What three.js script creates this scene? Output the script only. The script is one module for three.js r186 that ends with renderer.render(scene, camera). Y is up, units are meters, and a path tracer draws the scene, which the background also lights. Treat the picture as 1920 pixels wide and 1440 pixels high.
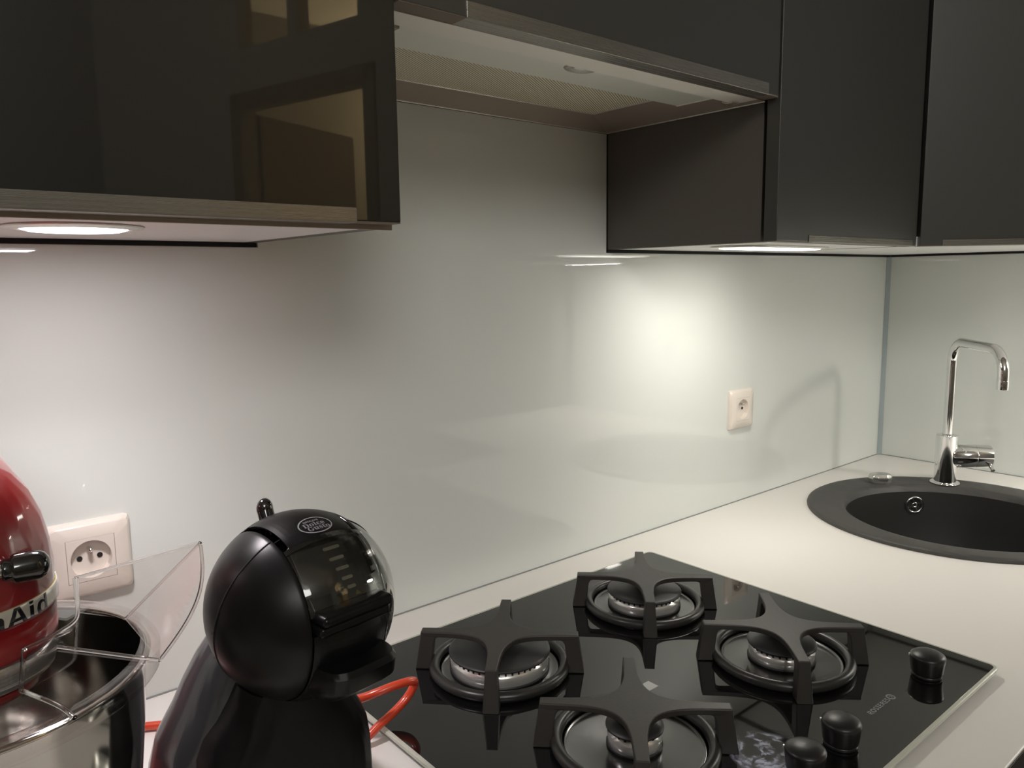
import * as THREE from 'three';
import { RoundedBoxGeometry } from 'three/addons/geometries/RoundedBoxGeometry.js';
import { mergeGeometries, toCreasedNormals } from 'three/addons/utils/BufferGeometryUtils.js';
import { FontLoader } from 'three/addons/loaders/FontLoader.js';
import { TextGeometry } from 'three/addons/geometries/TextGeometry.js';
import { RectAreaLightUniformsLib } from 'three/addons/lights/RectAreaLightUniformsLib.js';

// ---------------------------------------------------------------- camera, light, exposure
const W = 0.9;                                   // height of the worktop; the back wall is z = 0, the right wall x = 0
const scene = new THREE.Scene();
scene.background = new THREE.Color(0x000000);
const camera = new THREE.PerspectiveCamera(2 * Math.atan(720 / 1455.37) * 180 / Math.PI, 1920 / 1440, 0.02, 30);
camera.position.set(-1.97222579, 0.457516736 + W, 0.887537069);
camera.rotation.order = 'YXZ';
camera.rotation.set(-0.1356842, -0.701008556, -0.013256);
scene.add(camera);
const renderer = new THREE.WebGLRenderer({ antialias: true });
renderer.toneMapping = THREE.LinearToneMapping;
renderer.toneMappingExposure = 1.66;
renderer.shadowMap.enabled = true;
renderer.shadowMap.type = THREE.PCFSoftShadowMap;
RectAreaLightUniformsLib.init();
const LAMP_A = { x: -1.835, z: 0.205, color: new THREE.Color().setRGB(1.0, 0.925, 0.945), power: 0.31, angle: 57, glow: 33, size: [.062, .062] };   // left round spot
const LAMP_B = { x: -0.832, z: 0.19, color: new THREE.Color().setRGB(1.0, 0.95, 0.86), power: 0.094, angle: 82, glow: 6.8, size: [.2, .06] };    // right oblong light: two spots along it
const LAMP_C = { x: -.165, z: 0.86, color: LAMP_B.color, power: 0.26, angle: 84, glow: 44, size: [.06, .2], len: .95 };                                        // same light over the right-hand run, outside the frame
const ROOM_FILL = { x: -2.9, y: 2.72, z: 2.7, color: new THREE.Color().setRGB(1.0, 0.975, 0.94), power: 5.6 };          // added fill light for the kitchen, unseen behind the camera
const HALL = { color: new THREE.Color().setRGB(1.0, 0.76, 0.42), power: 15 };                          // bulb of the lit room behind

// ---------------------------------------------------------------- helpers
let seed = 11;
const rnd = () => (seed = (seed * 1664525 + 1013904223) >>> 0) / 4294967296;
const counts = {};
function numbered(n) { const k = counts[n] = (counts[n] ?? -1) + 1; return k ? `${n}_${String(k).padStart(3, '0')}` : n; }
function shade(m) { m.castShadow = m.receiveShadow = true; return m; }
function thing(name, label, category, x = 0, y = 0, z = 0, turn = 0, group) {
  const o = new THREE.Group(); o.name = numbered(name); o.position.set(x, y, z); o.rotation.y = turn;
  o.userData = { label, category }; if (group) o.userData.group = group;
  scene.add(o); return o;
}
const merge = g => Array.isArray(g) ? (g.length > 1 ? mergeGeometries(g.map(q => { let r = q.index ? q.toNonIndexed() : q; for (const k of Object.keys(r.attributes)) if (!['position', 'normal', 'uv'].includes(k)) r.deleteAttribute(k); return r; })) : g[0]) : g;
function part(name, geo, mat, parent, label) {
  const m = shade(new THREE.Mesh(merge(geo), mat)); m.name = name; if (label) m.userData.label = label; parent.add(m); return m;
}
function solo(name, geo, mat, label, category, group) {
  const m = shade(new THREE.Mesh(merge(geo), mat)); m.name = numbered(name); m.userData = { label, category };
  if (group) m.userData.group = group; scene.add(m); return m;
}
function struct(name, geo, mat) { const m = shade(new THREE.Mesh(merge(geo), mat)); m.name = name; m.userData = { kind: 'structure' }; scene.add(m); return m; }
const box = (x0, x1, y0, y1, z0, z1) => new THREE.BoxGeometry(x1 - x0, y1 - y0, z1 - z0).translate((x0 + x1) / 2, (y0 + y1) / 2, (z0 + z1) / 2);
const rbox = (x0, x1, y0, y1, z0, z1, r = .0015, s = 2) => new RoundedBoxGeometry(x1 - x0, y1 - y0, z1 - z0, s, Math.min(r, (x1 - x0) / 2.01, (y1 - y0) / 2.01, (z1 - z0) / 2.01)).translate((x0 + x1) / 2, (y0 + y1) / 2, (z0 + z1) / 2);
const lathe = (pts, seg = 64) => new THREE.LatheGeometry(pts.map(p => new THREE.Vector2(Math.max(p[0], 1e-5), p[1])), seg);
const V = (x, y, z) => new THREE.Vector3(x, y, z);
const tube = (pts, r, seg = 64, rad = 12, closed = false, tension = .5) => new THREE.TubeGeometry(new THREE.CatmullRomCurve3(pts, closed, 'catmullrom', tension), seg, r, rad, closed);
function rrect(x0, x1, y0, y1, r, path = new THREE.Shape()) {
  path.moveTo(x0 + r, y0); path.lineTo(x1 - r, y0); path.absarc(x1 - r, y0 + r, r, -Math.PI / 2, 0, false);
  path.lineTo(x1, y1 - r); path.absarc(x1 - r, y1 - r, r, 0, Math.PI / 2, false);
  path.lineTo(x0 + r, y1); path.absarc(x0 + r, y1 - r, r, Math.PI / 2, Math.PI, false);
  path.lineTo(x0, y0 + r); path.absarc(x0 + r, y0 + r, r, Math.PI, Math.PI * 1.5, false); return path;
}
const poly = pts => { const s = new THREE.Shape(); pts.forEach((p, i) => i ? s.lineTo(p[0], p[1]) : s.moveTo(p[0], p[1])); s.closePath(); return s; };
const extr = (shape, depth, bevel = 0, seg = 2, curve = 16) => new THREE.ExtrudeGeometry(shape, { depth: depth - 2 * bevel, bevelEnabled: bevel > 0, bevelThickness: bevel, bevelSize: bevel, bevelOffset: -bevel, bevelSegments: seg, curveSegments: curve }).translate(0, 0, bevel);
// a plan outline given as (x, z), raised from y0 to y0 + h
const plan = (shape, y0, h, bevel = 0, seg = 2, curve = 32) => extr(shape, h, bevel, seg, curve).rotateX(Math.PI / 2).translate(0, y0 + h, 0);
// rings of equal point count, joined into one closed skin
function loft(rings, capA = true, capB = true) {
  const n = rings[0].length, pos = [], uv = [], idx = [];
  rings.forEach((r, i) => r.forEach((p, j) => { pos.push(p[0], p[1], p[2]); uv.push(j / n, i / (rings.length - 1)); }));
  for (let i = 0; i < rings.length - 1; i++) for (let j = 0; j < n; j++) { const a = i * n + j, b = i * n + (j + 1) % n, c = a + n, d = b + n; idx.push(a, c, b, b, c, d); }
  for (const [on, i, flip] of [[capA, 0, 0], [capB, rings.length - 1, 1]]) if (on) {
    const c = pos.length / 3, r = rings[i]; let m = [0, 0, 0]; r.forEach(p => { for (let k = 0; k < 3; k++) m[k] += p[k] / n; });
    pos.push(...m); uv.push(.5, .5);
    for (let j = 0; j < n; j++) { const a = i * n + j, b = i * n + (j + 1) % n; flip ? idx.push(a, c, b) : idx.push(a, b, c); }
  }
  const g = new THREE.BufferGeometry(); g.setAttribute('position', new THREE.Float32BufferAttribute(pos, 3)); g.setAttribute('uv', new THREE.Float32BufferAttribute(uv, 2)); g.setIndex(idx); return toCreasedNormals(g, .7);
}
// closed sheet of thickness t from a grid function f(u, v) -> Vector3
function sheet(f, nu, nv, t) {
  const P = [], e = 1e-3, N = (u, v) => { const a = f(Math.min(u + e, 1), v).sub(f(Math.max(u - e, 0), v)), b = f(u, Math.min(v + e, 1)).sub(f(u, Math.max(v - e, 0))); return a.cross(b).normalize(); };
  const pos = [], idx = [], uv = [];
  for (const s of [.5, -.5]) for (let i = 0; i <= nu; i++) for (let j = 0; j <= nv; j++) { const u = i / nu, v = j / nv, p = f(u, v).addScaledVector(N(u, v), s * t); pos.push(p.x, p.y, p.z); uv.push(u, v); }
  const w = nv + 1, M = (nu + 1) * w, q = (a, b, c, d) => idx.push(a, b, c, b, d, c);
  for (let i = 0; i < nu; i++) for (let j = 0; j < nv; j++) { const a = i * w + j; q(a, a + w, a + 1, a + w + 1); q(M + a, M + a + 1, M + a + w, M + a + w + 1); }
  for (let i = 0; i < nu; i++) { const a = i * w, b = a + nv; q(a, M + a, a + w, M + a + w); q(b, b + w, M + b, M + b + w); }
  for (let j = 0; j < nv; j++) { const a = j, b = nu * w + j; q(a, a + 1, M + a, M + a + 1); q(b, M + b, b + 1, M + b + 1); }
  const g = new THREE.BufferGeometry(); g.setAttribute('position', new THREE.Float32BufferAttribute(pos, 3)); g.setAttribute('uv', new THREE.Float32BufferAttribute(uv, 2)); g.setIndex(idx);
  const h = g.toNonIndexed(); h.computeVertexNormals(); return h;
}
// ---------------------------------------------------------------- textures and materials
function noiseMap(size, f, repeat = 1, srgb = false) {
  const d = new Uint8Array(size * size * 4);
  for (let y = 0; y < size; y++) for (let x = 0; x < size; x++) { const c = f(x / size, y / size), k = (y * size + x) * 4; for (let i = 0; i < 4; i++) d[k + i] = Math.max(0, Math.min(255, 255 * (i < 3 ? (c.length ? c[i] : c) : (c[3] ?? 1)))); }
  const t = new THREE.DataTexture(d, size, size); t.magFilter = THREE.LinearFilter; t.minFilter = THREE.LinearMipmapLinearFilter; t.generateMipmaps = true;
  t.wrapS = t.wrapT = THREE.RepeatWrapping; t.repeat.set(repeat, repeat); if (srgb) t.colorSpace = THREE.SRGBColorSpace; t.needsUpdate = true; return t;
}
const hash = (x, y) => { const s = Math.sin(x * 127.1 + y * 311.7) * 43758.5453; return s - Math.floor(s); };
const vn = (x, y, p) => { const i = Math.floor(x), j = Math.floor(y), f = x - i, g = y - j, u = f * f * (3 - 2 * f), v = g * g * (3 - 2 * g), h = (a, b) => hash(((a % p) + p) % p, ((b % p) + p) % p); return (h(i, j) * (1 - u) + h(i + 1, j) * u) * (1 - v) + (h(i, j + 1) * (1 - u) + h(i + 1, j + 1) * u) * v; };
const fbm = (x, y, p) => { let s = 0, a = .5; for (let k = 0; k < 5; k++) { s += a * vn(x * p, y * p, p); p *= 2; a *= .5; } return s; };
function canvasMap(w, h, draw) { const c = document.createElement('canvas'); c.width = w; c.height = h; const g = c.getContext('2d'); draw(g, w, h); const t = new THREE.CanvasTexture(c); t.colorSpace = THREE.SRGBColorSpace; return t; }
const mat = o => { const { rgb, ...r } = o; const m = new THREE.MeshPhysicalMaterial(r); if (rgb) m.color.setRGB(...rgb); return m; };
const roughSmudge = noiseMap(256, (x, y) => { const v = .55 + .45 * fbm(x, y, 4); return [v, v, v]; });
const brushed = noiseMap(256, (x, y) => { const v = .6 + .4 * vn(x * 3, y * 128, 128); return [v, v, v]; });
const grit = noiseMap(256, (x, y) => { const v = .8 + .2 * hash(Math.floor(x * 256), Math.floor(y * 256)); return [v, v, v]; }, 6);
const M = {
  plaster: mat({ rgb: [.19, .18, .155], roughness: .9 }),
  partition: mat({ rgb: [.34, .325, .29], roughness: .9 }),
  warmPlaster: mat({ rgb: [.72, .66, .55], roughness: .9 }),
  ceiling: mat({ rgb: [.7, .69, .66], roughness: .9 }),
  floor: mat({ rgb: [.16, .12, .085], roughness: .5, roughnessMap: roughSmudge }),
  backGlass: mat({ rgb: [.735, .765, .735], roughness: .5, clearcoat: 1, clearcoatRoughness: .015, specularIntensity: .1 }),
  glassEdge: mat({ rgb: [.34, .40, .42], roughness: .3, clearcoat: .6, clearcoatRoughness: .1 }),
  silicone: mat({ rgb: [.27, .285, .28], roughness: .6 }),
  worktop: mat({ rgb: [.80, .775, .74], roughness: .34 }),
  glossDoor: mat({ rgb: [.007, .0068, .005], roughness: .35, clearcoat: 1, clearcoatRoughness: .02 }),
  satinDoor: mat({ rgb: [.057, .057, .051], roughness: .35, clearcoat: .4, clearcoatRoughness: .4 }),
  carcassDark: mat({ rgb: [.105, .096, .084], roughness: .5 }),
  carcassLight: mat({ rgb: [.84, .84, .83], roughness: .55 }),
  doorEdge: mat({ rgb: [.16, .125, .095], roughness: .5 }),
  aluminium: mat({ rgb: [.78, .76, .70], roughness: .42, metalness: .7, roughnessMap: brushed }),
  grip: mat({ rgb: [.36, .345, .31], roughness: .34, metalness: .85, roughnessMap: brushed }),
  steel: mat({ rgb: [.60, .60, .57], roughness: .28, metalness: .9, roughnessMap: brushed }),
  hoodDark: mat({ rgb: [.34, .29, .24], roughness: .45, metalness: .25 }),
  chrome: mat({ rgb: [.80, .80, .80], roughness: .06, metalness: 1 }),
  polished: mat({ rgb: [.62, .60, .57], roughness: .09, metalness: 1 }),
  darkVoid: mat({ rgb: [.006, .006, .006], roughness: .8 }),
  hobGlass: mat({ rgb: [.006, .006, .006], roughness: .03, ior: 1.62 }),
  hobEdge: mat({ rgb: [.52, .53, .45], roughness: .25, clearcoat: .6 }),  // glass edge, with the lamp reflection on its bevel put into the pale colour
  castIron: mat({ rgb: [.032, .029, .026], roughness: .5, roughnessMap: grit, bumpMap: grit, bumpScale: .0002 }),
  ringIron: mat({ rgb: [.026, .025, .023], roughness: .33 }),
  enamel: mat({ rgb: [.016, .016, .015], roughness: .22, clearcoat: .8, clearcoatRoughness: .12 }),
  capIron: mat({ rgb: [.030, .030, .030], roughness: .45 }),
  flameRing: mat({ rgb: [.84, .83, .80], roughness: .2, metalness: .65 }),
  knobBlack: mat({ rgb: [.012, .011, .011], roughness: .36 }),
  granite: mat({ rgb: [.062, .060, .056], roughness: .55, map: noiseMap(256, (x, y) => { const v = .8 + .2 * hash(Math.floor(x * 256), Math.floor(y * 256) + 7); return [v, v, v]; }, 8) }),
  basin: mat({ rgb: [.016, .016, .015], roughness: .5 }),
  ivory: mat({ rgb: [.80, .73, .66], roughness: .3, clearcoat: .3 }),
  hole: mat({ rgb: [.012, .010, .009], roughness: .7 }),
  red: mat({ rgb: [.29, .010, .013], roughness: .3, clearcoat: 1, clearcoatRoughness: .06, map: noiseMap(256, (x, y) => { const v = hash(Math.floor(x * 256), Math.floor(y * 256)); return v > .985 ? [1, .55, .5] : [.86, .86, .86]; }, 2, true) }),
  cable: mat({ rgb: [.66, .062, .024], roughness: .28, clearcoat: .5, clearcoatRoughness: .1 }),
  blackPlastic: mat({ rgb: [.005, .005, .0053], roughness: .42, roughnessMap: roughSmudge, specularIntensity: .55 }),
  blackGloss: mat({ rgb: [.006, .006, .006], roughness: .08, clearcoat: 1, clearcoatRoughness: .03 }),
  tank: mat({ rgb: [.045, .045, .049], roughness: .24, transmission: .12, thickness: 0, clearcoat: .6, clearcoatRoughness: .1 }),
  smoke: mat({ rgb: [.93, .94, .92], roughness: .02, transmission: 1, thickness: 0, ior: 1.49 }),
  acrylic: mat({ rgb: [.97, .96, .955], roughness: .03, transmission: 1, thickness: 0, ior: 1.49 }),
  leafPrint: mat({ rgb: [.10, .09, .075], roughness: .8 }),
  darkWood: mat({ rgb: [.10, .07, .04], roughness: .45, clearcoat: .3 }),
};

// ---------------------------------------------------------------- the room
struct('floor', box(-4.3, 3.0, -.1, 0, -.1, 4.4), M.floor);
struct('ceiling', box(-4.3, 3.0, 2.9, 3.0, -.1, 4.4), M.ceiling);
struct('wall_back', box(-4.3, .1, 0, 2.9, -.1, 0), M.plaster);
struct('wall_left', box(-4.3, -4.2, 0, 2.9, 0, 4.3), M.plaster);
struct('wall_front', box(-4.2, 2.9, 0, 2.9, 4.3, 4.4), M.plaster);
struct('wall_right', box(0, .1, 0, 2.9, 0, 1.25), M.plaster);
struct('wall_hall_near', box(-.085, 2.9, 0, 2.9, 1.16, 1.25), M.warmPlaster);
struct('wall_hall_far', box(2.9, 3.0, 0, 2.9, 1.15, 4.4), M.warmPlaster);
// slanting partition with a doorway and a two-pane transom, lit hall beyond it
const partAt = V(-.104, 0, 1.21), partTurn = Math.atan2(-.968, -.2495);
{
  const s = poly([[-.08, 0], [1.26, 0], [1.26, 2.1], [2.014, 2.1], [2.014, 0], [3.2, 0], [3.2, 2.9], [-.08, 2.9]]);
  s.holes.push(poly([[1.28, 2.34], [1.63, 2.34], [1.63, 2.82], [1.28, 2.82]]), poly([[1.68, 2.34], [1.995, 2.34], [1.995, 2.82], [1.68, 2.82]]));
  const p = struct('wall_partition', extr(s, .07).translate(0, 0, -.07), M.partition); p.position.copy(partAt); p.rotation.y = partTurn;
  const f = struct('trim_1', [box(1.2, 1.259, 0, 2.16, -.082, .010), box(2.015, 2.075, 0, 2.16, -.082, .010), box(1.2, 2.075, 2.101, 2.16, -.082, .010)], M.darkWood); f.position.copy(partAt); f.rotation.y = partTurn;
}
{
  const d = new THREE.Group(); d.name = 'door_1'; d.userData = { kind: 'structure' }; d.position.set(-.57, 0, 3.185); d.rotation.y = -Math.atan2(.32, .753); scene.add(d);
  part('door_leaf', rbox(.055, .72, .012, 2.09, -.02, .02, .003), M.darkWood, d);
  part('door_handle', [new THREE.CylinderGeometry(.008, .008, .06, 16).rotateX(Math.PI / 2).translate(.68, 1.02, -.045), rbox(.56, .69, 1.01, 1.03, -.08, -.066, .006)], M.aluminium, d);
}
{
  const t = thing('pendant_lamp', 'bare round bulb on a cord in the lit hall behind the viewer', 'lamp', 1.35, 2.9, 3.95);
  part('cord', new THREE.CylinderGeometry(.004, .004, .42, 8).translate(0, -.21, 0), M.blackPlastic, t);
  part('socket', lathe([[0, -.42], [.02, -.42], [.022, -.47], [.016, -.48], [0, -.48]], 24), M.blackPlastic, t);
  const bulb = part('light_bulb', new THREE.SphereGeometry(.05, 32, 20).translate(0, -.525, 0), mat({ rgb: [1, .9, .75], emissive: HALL.color, emissiveIntensity: 6 }), t);
  const l = new THREE.PointLight(HALL.color, HALL.power, 0, 2); l.position.set(1.35, 2.9 - .525, 3.95); l.castShadow = true; l.shadow.radius = 2; scene.add(l);
}
// printed leaves on the partition, seen only as a reflection in the glass splashback
{
  const t = thing('leaf_wall_decal', 'faint dark leaf decal reflected in the glass splashback', 'wall decal', partAt.x, 0, partAt.z, partTurn);
  const leaf = extr((() => { const s = new THREE.Shape(); s.moveTo(0, 0); s.bezierCurveTo(.035, .01, .04, .05, 0, .085); s.bezierCurveTo(-.04, .05, -.035, .01, 0, 0); return s; })(), .002, 0, 1, 8);
  for (const [s, y, r, k] of [[.50, 1.44, .3, 1], [.46, 1.45, 2, .7], [.53, 1.38, 1, .9], [.48, 1.34, 4, 1.1], [.41, 1.36, 2.2, .9], [.36, 1.35, 5, .8], [.30, 1.36, .6, 1], [.43, 1.30, 1.1, .6], [.33, 1.29, 1.8, .8], [.27, 1.31, 3, .9], [.24, 1.23, 1.2, 1.4], [.17, 1.25, .2, 1], [.26, 1.17, 2, .8], [.20, 1.15, .9, 1], [.51, 1.20, 1.5, 1], [.52, 1.13, .2, .8], [.51, 1.05, 1.4, .9], [.50, .93, 2, .8]]) {
    const m = part('leaf', leaf, M.leafPrint, t); m.position.set(s, y, .0005); m.rotation.z = r; m.scale.set(k, k, 1);
  }
}

// ---------------------------------------------------------------- splashback, worktop, base units
{
  const s = poly([[-3.2, W + .001], [-.0065, W + .001], [-.0065, W + .4965], [-1.0235, W + .4965], [-1.0235, W + .6835], [-1.6095, W + .6835], [-1.6095, W + .4965], [-3.2, W + .4965]]);
  const g = extr(s, .006, .0006, 1).translate(0, 0, .001);
  solo('glass_splashback', g, M.backGlass, 'long pale grey-green glass splashback on the back wall behind the hob', 'splashback');
}
solo('glass_splashback', rbox(-.007, -.001, W + .001, W + .4965, .0015, 1.11, .0006), M.backGlass, 'narrow pale glass splashback on the right wall behind the tap', 'splashback');
struct('trim_2', plan(poly([[-.0075, .0075], [-.0155, .0075], [-.0075, .0155]]), W + .001, .4955), M.glassEdge);
struct('trim_3', [box(-3.2, -.0155, W, W + .0015, .007, .0083), box(-.0088, -.007, W, W + .0015, .0155, 1.11)], M.silicone);
struct('shadow_gap_4', [box(-3.2, -1.6115, W + .4965, W + .5012, 0, .008), box(-1.0205, -.0065, W + .4965, W + .5012, 0, .008), box(-.009, 0, W + .4965, W + .5012, .0155, 1.11)], M.darkVoid);  // black strips stand in for the shaded gap above the glass
const SINK = { o: [-.408, .337], i: [-.418, .351], R: .264, r: .201 };
{
  const s = poly([[-3.2, 0], [0, 0], [0, 1.12], [-.66, 1.12], [-.66, .672], [-3.2, .672]]);
  const h = new THREE.Path(); h.absarc(SINK.o[0], SINK.o[1], .255, 0, Math.PI * 2, true); s.holes.push(h);
  const wt = solo('worktop', plan(s, W - .038, .038, .0015, 2, 48), M.worktop, 'smooth white L-shaped worktop carrying the hob and the sink', 'worktop');
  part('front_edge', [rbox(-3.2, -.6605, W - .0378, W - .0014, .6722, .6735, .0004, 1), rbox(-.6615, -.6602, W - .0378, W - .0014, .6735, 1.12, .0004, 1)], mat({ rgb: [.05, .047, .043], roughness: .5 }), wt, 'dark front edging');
}
function baseUnit(x0, x1, right, label) {
  const t = thing('base_cabinet', label, 'cabinet', 0, 0, 0, 0, 'dark base cabinets under the worktop');
  if (!right) {
    part('carcass', [box(x0, x0 + .018, .1, W - .039, .02, .6), box(x1 - .018, x1, .1, W - .039, .02, .6), box(x0 + .018, x1 - .018, .1, .118, .02, .6), box(x0 + .018, x1 - .018, .12, W - .25, .02, .03)], M.carcassDark, t);
    part('plinth', box(x0, x1, 0, .098, .5, .52), M.carcassDark, t);
    const d = part('door', rbox(x0 + .002, x1 - .002, .102, W - .06, .602, .622, .0015), M.glossDoor, t); part('handle', rbox(x0 + .06, x1 - .06, W - .072, W - .06, .6215, .628, .001), M.aluminium, d);
  } else {
    part('carcass', [box(-.6, -.02, .1, W - .039, x0, x0 + .018), box(-.6, -.02, .1, W - .039, x1 - .018, x1), box(-.6, -.02, .1, .118, x0 + .018, x1 - .018)], M.carcassDark, t);
    part('plinth', box(-.52, -.5, 0, .098, x0, x1), M.carcassDark, t);
    const d = part('door', rbox(-.622, -.602, .102, W - .06, x0 + .002, x1 - .002, .0015), M.glossDoor, t); part('handle', rbox(-.628, -.6215, W - .072, W - .06, x0 + .06, x1 - .06, .001), M.aluminium, d);
  }
}
baseUnit(-3.2, -2.61, false, 'dark base cabinet at the far left end of the worktop');
baseUnit(-2.608, -2.01, false, 'dark base cabinet under the worktop left of the mixer');
baseUnit(-2.008, -1.612, false, 'narrow dark base cabinet below the red mixer and coffee machine');
baseUnit(-1.61, -1.002, false, 'dark base cabinet below the gas hob');
baseUnit(-1.0, -.68, false, 'narrow dark base cabinet between hob and sink');
baseUnit(.68, 1.10, true, 'dark base cabinet under the right-hand arm of the worktop');

// ---------------------------------------------------------------- wall cabinets
const ZD = .317, ZB = .297, TOP = W + 1.5;
// L-shaped aluminium grip: a face flange and a lip under the door, along local x
const grip = (x0, x1, yb, zf, deep = .021, hgt = .0105) => [rbox(x0, x1, yb - .0015, yb + hgt, zf, zf + .0018, .0006, 1), rbox(x0, x1, yb - .0017, yb - .0003, zf - deep, zf + .0018, .0005, 1)];
{
  const t = thing('wall_cabinet', 'glossy dark wall cabinet at upper left reflecting a lit doorway', 'cabinet');
  part('side_panel', [rbox(-1.625, -1.6085, W + .5015, TOP, .009, .2928, .0008)], M.carcassDark, t);
  part('side_panel', [rbox(-2.21, -2.194, W + .5015, TOP, .009, .2928, .0008)], M.carcassDark, t);
  part('bottom_panel', rbox(-2.194, -1.625, W + .5016, W + .5175, .009, .2928, .0006), M.carcassLight, t, 'pale underside panel');
  part('top_panel', box(-2.194, -1.625, TOP - .016, TOP, .009, .2928), M.carcassDark, t);
  part('back_panel', box(-2.194, -1.625, W + .5175, TOP - .016, .009, .014), M.carcassDark, t);
  part('front_rail', rbox(-2.194, -1.607, W + .5, W + .5055, .2932, .2962, .0006), M.hoodDark, t);
  const d = part('door', rbox(-2.208, -1.611, W + .505, TOP, ZB, ZD, .0012), M.glossDoor, t);
  part('door_edge', rbox(-2.208, -1.611, W + .5042, W + .5052, ZB, ZD - .0006, .0003, 1), M.doorEdge, d);
  part('handle', grip(-2.165, -1.6532, W + .5052, ZD - .0004), M.grip, d, 'brushed aluminium grip strip');
}
{
  const t = thing('wall_cabinet', 'dark cabinet front above the pulled hood with a long aluminium grip', 'cabinet');
  part('carcass', [box(-1.607, -1.59, W + .78, TOP, .009, .2928), box(-1.04, -1.0235, W + .78, TOP, .009, .2928), box(-1.59, -1.04, W + .78, W + .797, .009, .2928), box(-1.59, -1.04, TOP - .016, TOP, .009, .2928)], M.carcassDark, t);
  const d = part('door', rbox(-1.6065, -1.0345, W + .6845, TOP, ZB, ZD, .0012), M.satinDoor, t);
  part('door_edge', rbox(-1.6065, -1.0345, W + .6837, W + .6848, ZB, ZD - .0006, .0003, 1), M.doorEdge, d, 'brown bottom edge');
  part('handle', grip(-1.5375, -1.059, W + .6851, ZD - .0004, .022, .0130), M.grip, d, 'brushed aluminium grip strip');
}
{
  const t = thing('wall_cabinet', 'dark grey wall cabinet right of the hood with brown side panel', 'cabinet');
  part('side_panel', rbox(-1.0215, -1.004, W + .5015, TOP, .0075, .2885, .0008), M.carcassDark, t, 'dark brown end panel facing the hob');
  part('side_panel', rbox(-.618, -.603, W + .5015, TOP, .009, .2885, .0008), M.carcassDark, t);
  part('bottom_panel', rbox(-1.004, -.618, W + .5017, W + .5175, .009, .2915, .0006), M.carcassLight, t, 'pale underside panel');
  part('top_panel', box(-1.004, -.618, TOP - .016, TOP, .009, .2885), M.carcassDark, t);
  const d = part('door', rbox(-1.0285, -.5985, W + .502, TOP, ZB, ZD, .0012), M.satinDoor, t);
  part('door_edge', rbox(-1.0285, -.5985, W + .5012, W + .5022, ZB, ZD - .0006, .0003, 1), M.doorEdge, d);
  part('handle', grip(-.947, -.6155, W + .5032, ZD - .0004, .022, .0085), M.grip, d, 'brushed aluminium grip strip');
}
{
  const t = thing('wall_cabinet', 'diagonal corner wall cabinet at upper right above the sink', 'cabinet');
  const out = [[-.6, .009], [-.009, .009], [-.009, .61], [-.30, .61], [-.6, .30]];
  part('bottom_panel', plan(poly(out), W + .5017, .016), M.carcassLight, t, 'pale underside panel');
  part('carcass', [plan(poly([[-.6, .009], [-.584, .009], [-.584, .307], [-.6, .29]]), W + .5178, TOP - W - .5178), plan(poly([[-.009, .595], [-.009, .61], [-.30, .61], [-.312, .595]]), W + .5178, TOP - W - .5178), plan(poly([[-.58, .009], [-.009, .009], [-.009, .59], [-.018, .59], [-.018, .02], [-.58, .02]]), W + .5178, TOP - W - .5178)], M.carcassDark, t);
  const g = new THREE.Group(); 
  const turn = -Math.PI / 4, px = -.5945, pz = .3215;
  const put = q => merge(q).rotateY(turn).translate(px, 0, pz);
  const d = part('door', put(rbox(0, .408, W + .502, TOP, -.02, 0, .0012)), M.satinDoor, t);
  part('door_edge', put(rbox(0, .408, W + .5012, W + .5022, -.02, -.0006, .0003, 1)), M.doorEdge, d);
  part('handle', put(grip(.036, .39, W + .5032, -.0004, .022, .0085)), M.grip, d, 'brushed aluminium grip strip');
}

{
  const t = thing('wall_cabinet', 'dark wall cabinet on the right wall beyond the corner cabinet', 'cabinet');
  part('carcass', [box(-.29, -.009, W + .5178, TOP, .612, .628), box(-.29, -.009, W + .5178, TOP, 1.084, 1.10), box(-.02, -.009, W + .5178, TOP, .628, 1.084), box(-.29, -.02, TOP - .016, TOP, .628, 1.084)], M.carcassDark, t);
  part('bottom_panel', box(-.29, -.009, W + .5017, W + .5175, .612, 1.10), M.carcassLight, t);
  const d = part('door', rbox(-.317, -.297, W + .502, TOP, .617, 1.10, .0012), M.satinDoor, t);
  part('handle', merge(grip(0, .42, W + .5032, -.0004, .022, .0085)).rotateY(-Math.PI / 2).translate(-.317, 0, .65), M.aluminium, d);
}
{
  const t = thing('fill_lamp', 'added flat round fill lamp on the ceiling behind the viewer, unseen', 'lamp', ROOM_FILL.x, 2.9, ROOM_FILL.z);  // lamp body added around the unseen fill light
  part('lamp_base', lathe([[0, 0], [.17, 0], [.17, -.03], [.16, -.04], [0, -.04]], 48), M.aluminium, t);
  part('lamp_shade', lathe([[0, -.085], [.08, -.08], [.135, -.065], [.155, -.04], [0, -.04]], 48), mat({ rgb: [.9, .9, .88], roughness: .4, emissive: ROOM_FILL.color, emissiveIntensity: 2 }), t);
  const l = new THREE.PointLight(ROOM_FILL.color, ROOM_FILL.power, 0, 2); l.position.set(ROOM_FILL.x, ROOM_FILL.y, ROOM_FILL.z); l.castShadow = true; l.shadow.radius = 28; scene.add(l);
}

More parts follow.
